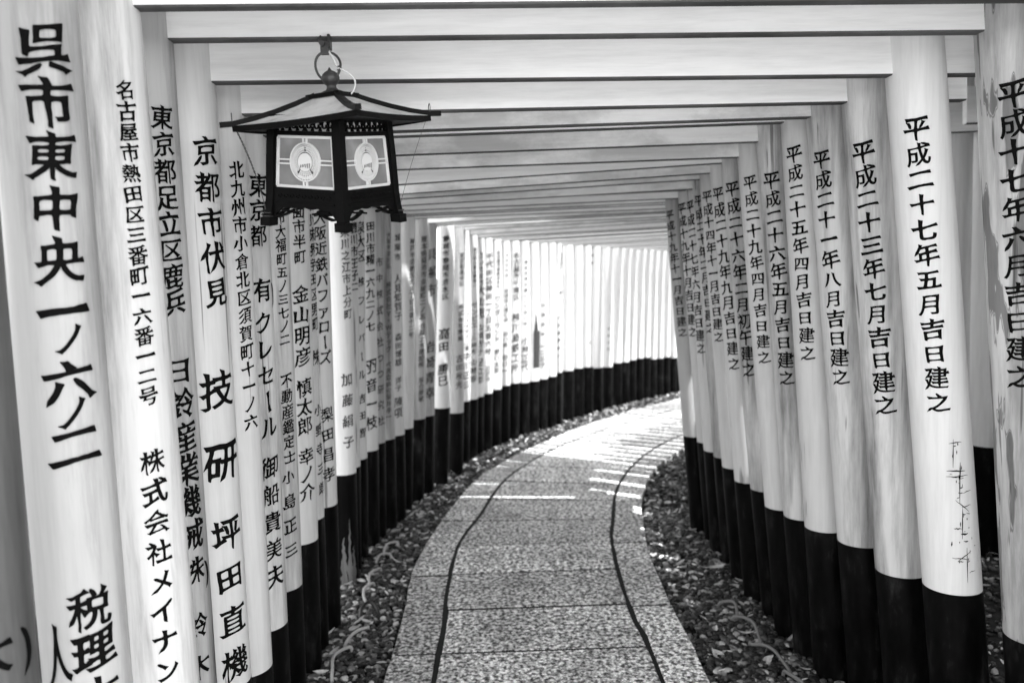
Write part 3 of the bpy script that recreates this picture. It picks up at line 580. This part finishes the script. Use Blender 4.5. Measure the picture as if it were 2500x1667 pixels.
    for s in (-1, 1):
        strip(b, i, [(s*.092, .022), (s*.080, .020), (s*.062, .024), (s*.045, .031), (s*.036, .037)], .0052, -.007, .002)
        strip(b, i, [(s*.070, .036), (s*.058, .034), (s*.040, .033), (s*.022, .030)], .0045, -.007, .002)
    b.build('skirt', M_LACQ, lan)
def rp(k, rad, z): a = R(-90+90*k); return Vector((rad*math.cos(a), rad*math.sin(a), z))
prof = [(.050, .300), (.090, .2845), (.140, .2685), (.190, .2555), (.236, .2470)]
b = MB()
for k in range(4):
    v, f = [], []
    for rad, z in prof:
        A_, B_ = rp(k, rad, z), rp(k+1, rad, z)
        for q in range(9): t = q/8; v.append(A_.lerp(B_, t)-Vector((0, 0, .004*4*t*(1-t)*(rad/.236)**2)))
    f = [(r_*9+q, (r_+1)*9+q, (r_+1)*9+q+1, r_*9+q+1) for r_ in range(4) for q in range(8)]
    b.add(v, f, True)
ro = b.build('roof', M_ROOF, lan)
RM = (Matrix.Translation(LO3) @ lan.rotation_quaternion.to_matrix().to_4x4()).inverted() @ Matrix.Translation((-.4041, 1.95, 1.8762)) @ (Matrix.Rotation(-.0509, 3, 'Y') @ Matrix.Rotation(.1111, 3, 'X') @ Matrix.Rotation(.3825, 3, 'Z')).to_4x4() @ Matrix.Translation((0, 0, -.252))   # the roof sits a little askew on the body
ro.matrix_local = RM
b = MB(); q4 = [rp(k, .228, .2345) for k in range(4)]; b.loft([[p_ for p_ in q4], [p_+Vector((0, 0, .003)) for p_ in q4]])
for k in range(4):
    A_, B_ = rp(k, .238, 0), rp(k+1, .238, 0); C_, D_ = rp(k, .226, 0), rp(k+1, .226, 0); rings = []
    for q in range(9):
        t = q/8; sag = .004*4*t*(1-t); P, Q = A_.lerp(B_, t), C_.lerp(D_, t)
        rings.append([P+Vector((0, 0, .2465-sag)), P+Vector((0, 0, .2335-sag)), Q+Vector((0, 0, .2335-sag)), Q+Vector((0, 0, .2475-sag))])
    b.loft(rings)
b.build('eaves', M_LACQ, ro)
for k in range(4):
    b = MB(); a = R(-90+90*k); t = Vector((-math.sin(a), math.cos(a), 0)); rings = []
    for rad, z in ((.044, .3075), (.09, .2905), (.14, .2745), (.19, .2615), (.235, .2530), (.264, .2520)):
        c = rp(k, rad, z); h = .0062; rings.append([c+t*h+Vector((0, 0, -.008)), c+t*h+Vector((0, 0, .004)), c-t*h+Vector((0, 0, .004)), c-t*h+Vector((0, 0, -.008))])
    b.loft(rings); b.build('hip_rod', M_LACQ, ro)
b = MB(); b.loft([[rp(k, r_, z) for k in range(4)] for r_, z in ((.064, .2985), (.064, .3075), (.030, .3115))]); b.build('roof_cap', M_LACQ, ro)
b = MB(); b.lathe([(.026, .308), (.025, .313), (.015, .3165), (.0115, .322), (.0115, .327), (.016, .3305), (.0205, .338), (.0215, .345), (.019, .352), (.0125, .358), (.005, .3615), (.0025, .366), (0.0002, .369)], 32); b.build('finial', M_IRON, ro)
iq = lan.rotation_quaternion.inverted()
def lw(v): return iq @ (Vector(v)-Vector(LO3))     # world -> lantern
RW = Matrix.Translation(LO3) @ lan.rotation_quaternion.to_matrix().to_4x4() @ RM
rc = RW @ Vector((-.002, 0, .371))
b = MB(); b.tube([lw(rc+Vector((.0295*math.cos(t*2*math.pi/40), .006*math.sin(t*.3), .033*math.sin(t*2*math.pi/40)))) for t in range(41)], .0030, 8); b.build('ring', M_IRON, lan)
ht = rc+Vector((-.006, 0, .033)); b = MB(); BOT = 2.066
b.hexa([lw(ht+Vector(p_)) for p_ in ((-.009, -.006, -.006), (.009, -.006, -.006), (.009, .006, -.006), (-.009, .006, -.006), (-.009, -.006, .022), (.009, -.006, .022), (.009, .006, .022), (-.009, .006, .022))])
zt = BOT+.004-ht.z
b.hexa([lw(ht+Vector(p_)) for p_ in ((.006, .004, .010), (.0115, .004, .010), (.0115, .03, .010), (.006, .03, .010), (.006, .006, zt), (.0115, .006, zt), (.0115, .032, zt), (.006, .032, zt))])
b.tube([lw(ht+Vector((-.012, .02, zt))), lw(ht+Vector((-.0135, .008, .026))), lw(ht+Vector((-.006, -.003, .018)))], .003, 8)
b.tube([lw(ht+Vector((-.003, -.016, .017))), lw(ht+Vector((-.003, .012, .017)))], .0065, 12)
b.build('hook', M_IRON, lan)
b = MB(); L0 = [rc+Vector(p_) for p_ in ((.005, -.004, .032), (.016, -.006, .012), (.026, -.006, -.006), (.042, -.004, -.014), (.058, 0, -.028), (.062, 0, -.045), (.054, 0, -.062), (.040, .005, -.072))]
b.tube([lw(v) for v in crom(L0, 5)], .0022, 8); cd = b.build('power_cord', M_CORD, lan)
b = MB(); b.tube([lw(rc+Vector((.027+.005*math.cos(t*.9), -.004+.005*math.sin(t*.9), .002-.0012*t))) for t in range(12)], .0016, 6); b.build('tie_wire', M_WIRE, cd)
b = MB()
P0, P1 = RM @ Vector((-.236, .0, .262)), Vector((-.160, -.002, .022))
b.tube([P0+Vector((0, .009*math.sin(t), .002+.011*math.cos(t))) for t in np.linspace(0, 6.2, 14)], .0013, 5)
for ph in (0, math.pi): b.tube([P0.lerp(P1, t)+Vector((.008*math.sin(t*3.1), 0, -.004))+Vector((.0014*math.cos(t*90+ph), .0014*math.sin(t*90+ph), 0)) for t in np.linspace(.05, .55, 46)], .0011, 5)
b.tube([P0.lerp(P1, t)+Vector((.008*math.sin(t*3.1), 0, -.004)) for t in np.linspace(.5, 1, 8)], .0010, 5)
b.tube([P1+Vector((.014*math.cos(t), .014*math.sin(t), .012-.004*t/3)) for t in np.linspace(0, 12.5, 40)], .0009, 5)
b.build('stay_wire', M_WIRE, lan)
b = MB(); P0, P1 = RM @ Vector((.236, 0, .262)), Vector((.158, 0, .03))
b.tube([P0+Vector((0, .009*math.sin(t), .002+.011*math.cos(t))) for t in np.linspace(0, 6.2, 14)], .0012, 5)
b.tube([P0.lerp(P1, t)+Vector((-.004*math.sin(t*3.1), 0, -.004)) for t in np.linspace(.03, 1, 12)], .0006, 5)
b.tube([P1+Vector((.013*math.cos(t), .013*math.sin(t), -.004)) for t in np.linspace(0, 12.5, 30)], .0009, 5)
b.build('stay_wire', M_WIRE, lan)

# ------------------------------------------------------------------ gravel, leaves, cables
rg = np.random.default_rng(3)
import bmesh
def ico(sub):
    bm = bmesh.new(); bmesh.ops.create_icosphere(bm, subdivisions=sub, radius=1); v = np.array([x.co[:] for x in bm.verts]); f = np.array([[q.index for q in x.verts] for x in bm.faces]); bm.free(); return v, f
def scatter(name, m, P, sub, rlo, rhi, label, cat):
    v, f = ico(sub); n = len(P); a = rg.uniform(0, 6.283, n); s = rlo+(rhi-rlo)*rg.random(n)**1.6
    V = np.repeat(v[None], n, 0)*np.stack([s*rg.uniform(.9, 1.5, n), s*rg.uniform(.65, 1, n), s*rg.uniform(.45, .75, n)], 1)[:, None, :]
    V += rg.normal(0, .06, V.shape)*s[:, None, None]
    tl = rg.normal(0, .25, n); c, sn = np.cos(tl)[:, None], np.sin(tl)[:, None]; y, z = V[..., 1]*c-V[..., 2]*sn, V[..., 1]*sn+V[..., 2]*c; V[..., 1], V[..., 2] = y, z
    c, sn = np.cos(a)[:, None], np.sin(a)[:, None]; x, y = V[..., 0]*c-V[..., 1]*sn, V[..., 0]*sn+V[..., 1]*c; V[..., 0], V[..., 1] = x, y
    V += P[:, None, :]; F = (f[None]+np.arange(n)[:, None, None]*len(v)).reshape(-1, 3); V = V.reshape(-1, 3)
    me = bpy.data.meshes.new(name); me.vertices.add(len(V)); me.vertices.foreach_set('co', V.ravel().astype(np.float32)); me.loops.add(F.size); me.loops.foreach_set('vertex_index', F.ravel().astype(np.int32))
    me.polygons.add(len(F)); me.polygons.foreach_set('loop_start', np.arange(0, F.size, 3, dtype=np.int32)); me.polygons.foreach_set('loop_total', np.full(len(F), 3, np.int32)); me.polygons.foreach_set('use_smooth', np.ones(len(F), bool)); me.update(calc_edges=True)
    me.materials.append(m); o = bpy.data.objects.new(name, me); COL.objects.link(o); return tag(o, label, cat, kind='stuff')
def beside(c, sgn, t0, t1, w, n, z0=-.030, z1=-.018):
    out = []
    for t, q in zip(rg.uniform(t0, t1, n), rg.random(n)): x, y = off(c, t, sgn*(.012+w*q)); out.append((x, y, rg.uniform(z0, z1)))
    return np.array(out)
scatter('gravel', M_PEBBLE, np.concatenate([beside(cLO, -1, 1.6, 4.9, .36, 5200), beside(cRO, 1, 1.6, 4.9, .46, 6800)]), 2, .008, .019, 'dark rounded pebbles filling the strips beside the path', 'gravel')
scatter('gravel', M_PEBBLE, np.concatenate([beside(cLO, -1, 4.9, 10.6, .34, 4200), beside(cRO, 1, 4.9, 9, .42, 2500), np.stack([rg.uniform(1.35, 2.9, 3000), rg.uniform(1.5, 5, 3000), rg.uniform(-.036, -.024, 3000)], 1)]), 1, .010, .021, 'pebbles of the far strips and of the ground behind the right posts', 'gravel')
def leaf_mesh(L, w, curl, b=None, M=None):
    b = b or MB(); n = 6; v = []
    for i in range(n+1):
        t = i/n; ww = w*math.sin(math.pi*min(1, .06+.94*t))**.8; x = (t-.5)*L; z = curl*L*(t-.5)**2*4
        v += [(x, -ww/2, z+ww*.22), (x, 0, z), (x, ww/2, z+ww*.22)]
    f = [(i*3+q, i*3+q+1, i*3+q+4, i*3+q+3) for i in range(n) for q in (0, 1)]
    if M is not None: v = [M @ Vector(p_) for p_ in v]
    b.add(v, f, True); return b
def place(x, y, z, rnd, tilt=.35): return Matrix.Translation((x, y, z)) @ Matrix.Rotation(rnd.uniform(0, 6.28), 4, 'Z') @ Matrix.Rotation(rnd.gauss(0, tilt), 4, 'X') @ Matrix.Rotation(rnd.gauss(0, tilt*.6), 4, 'Y')
lr = random.Random(11); b = MB()
for P, n in ((beside(cLO, -1, 1.8, 5.0, .34, 120, 0, 0), 0), (beside(cRO, 1, 1.8, 5.0, .42, 130, 0, 0), 0), (beside(cLO, -1, 5.0, 10.4, .32, 420, 0, 0), 0), (beside(cRO, 1, 5.0, 9, .4, 200, 0, 0), 0), (np.stack([rg.uniform(1.35, 2.9, 700), rg.uniform(1.5, 5, 700), np.zeros(700)], 1), 0)):
    for x, y, _ in P: leaf_mesh(lr.uniform(.018, .055), lr.uniform(.005, .013), lr.uniform(-.1, .25), b, place(x, y, lr.uniform(-.016, .0), lr))
tag(b.build('leaf_litter', M_LEAF), 'small dry leaves and stems littering the gravel strips', 'leaf litter', kind='stuff')
lm = [leaf_mesh(.06, .018, .12).build('fallen_leaf', M_LEAF), leaf_mesh(.075, .013, .2).build('fallen_leaf', M_LEAF), leaf_mesh(.045, .020, .05).build('fallen_leaf', M_LEAF)]
spots = [tuple(p_[:2]) for p_ in np.concatenate([beside(cLO, -1, 2.6, 5.2, .30, 26, 0, 0), beside(cRO, 1, 2.6, 5.2, .38, 30, 0, 0)])]
for k, (x, y) in enumerate(spots):
    o = lm[k] if k < 3 else lm[k % 3].copy()
    if k >= 3: COL.objects.link(o)
    o.matrix_world = place(x, y, .002, lr, .3); tag(o, 'pale dry leaf lying on the dark gravel beside the path', 'leaf', 'pale leaves fallen on the gravel')
for x, y in ((.02, 3.66), (.16, 3.03), (-.27, 2.86), (.35, 4.9)):
    o = lm[2].copy(); COL.objects.link(o); o.matrix_world = place(x, y, .004, lr, .1) @ Matrix.Scale(.62, 4); tag(o, 'small pale leaf lying on the paving stones', 'leaf', 'leaves fallen on the paving')
o = leaf_mesh(.10, .035, .1).build('fallen_leaf', M_BRIGHT); o.matrix_world = Matrix.Translation((.97, 3.79, .012)) @ Matrix.Rotation(.5, 4, 'Z'); tag(o, 'large white leaf against the black bases on the right', 'leaf')
def cable(arcs, name, label, m, r):
    b = MB(); pts = []
    for A_ in arcs:
        n = len(A_); pts.append((A_[0][0], A_[0][1], -.05))
        for q, (x, y) in enumerate(A_): pts.append((x, y, -.012+.026*math.sin(math.pi*(q+.5)/n)))
        pts.append((A_[-1][0], A_[-1][1], -.05))
    b.tube(crom(pts, 5), r, 8); return tag(b.build(name, m), label, 'cable')
cable([[(-.682, 4.365), (-.718, 4.321), (-.735, 4.276), (-.736, 4.215)], [(-.695, 4.167), (-.738, 4.142), (-.754, 4.086)], [(-.715, 3.972), (-.729, 3.934), (-.749, 3.884), (-.75, 3.833), (-.737, 3.771)], [(-.717, 3.781), (-.733, 3.734), (-.745, 3.677), (-.733, 3.597), (-.71, 3.541)], [(-.66, 3.296), (-.659, 3.268), (-.689, 3.234), (-.713, 3.192), (-.726, 3.141)], [(-.699, 3.122), (-.722, 3.082), (-.741, 3.027), (-.742, 2.98), (-.732, 2.934), (-.725, 2.889)]],
      'cable', 'pale cable looping out of the gravel along the left posts', mat('pale_cable', .34, .5), .0068)
cable([[(-.636, 3.43), (-.664, 3.494), (-.699, 3.518), (-.718, 3.458), (-.708, 3.377)]], 'cable', 'short black loop of cable in the left gravel', mat('black_cable', .012, .5), .008)
cable([[(.879, 3.412), (.923, 3.396), (.937, 3.36), (.923, 3.294)], [(.896, 3.264), (.927, 3.245), (.954, 3.195), (.957, 3.134), (.943, 3.038)], [(.903, 3.041), (.9, 3.004), (.936, 2.983), (.963, 2.936), (.973, 2.866), (.978, 2.8)], [(.952, 2.793), (.962, 2.753), (.991, 2.705)]],
      'cable', 'grey cable looping out of the gravel along the right posts', mat('grey_cable', .15, .5), .0068)

# ------------------------------------------------------------------ trees beyond the right posts
def tree(x, y, h, seed, label):
    rd = random.Random(seed); root = thing('tree', label, 'tree', (x, y, -.04), 'trees beyond the gates')
    b = MB(); pts = [Vector((rd.gauss(0, .04)*k, rd.gauss(0, .04)*k, h*.75*k/7)) for k in range(8)]; b.tube(pts, [.16*(1-k*.11) for k in range(8)], 12)
    limbs = []
    for k in range(11):
        p_ = pts[2+k % 5]; a = rd.uniform(0, 6.28); l = rd.uniform(.7, 1.5); q = [p_+Vector((math.cos(a)*l*t, math.sin(a)*l*t, l*.5*t)) for t in (0, .4, .75, 1)]; b.tube(q, [.05, .035, .02, .01], 6); limbs += q[2:]
    b.build('trunk', M_BARK, root); b = MB()
    for _ in range(5200):
        c = rd.choice(limbs)+Vector((rd.gauss(0, .42), rd.gauss(0, .42), rd.gauss(.05, .36))); s = rd.uniform(.03, .06); M = Matrix.Translation(c) @ Matrix.Rotation(rd.uniform(0, 6.28), 4, 'Z') @ Matrix.Rotation(rd.uniform(-1, 1), 4, 'X')
        b.add([M @ Vector(p_) for p_ in ((-s, 0, 0), (0, -s*.45, .008), (s, 0, 0), (0, s*.45, .008))], [(0, 1, 2, 3)])
    b.build('crown', M_FOLIAGE, root)
tree(4.6, 7.3, 3.4, 1, 'dark leafy tree beyond the right posts, nearest of three'); tree(5.2, 8.6, 2.6, 5, 'low bushy dark tree beyond the right posts, between two taller trees'); tree(6.4, 9.6, 4.4, 2, 'dark leafy tree beyond the right posts, farthest of three')
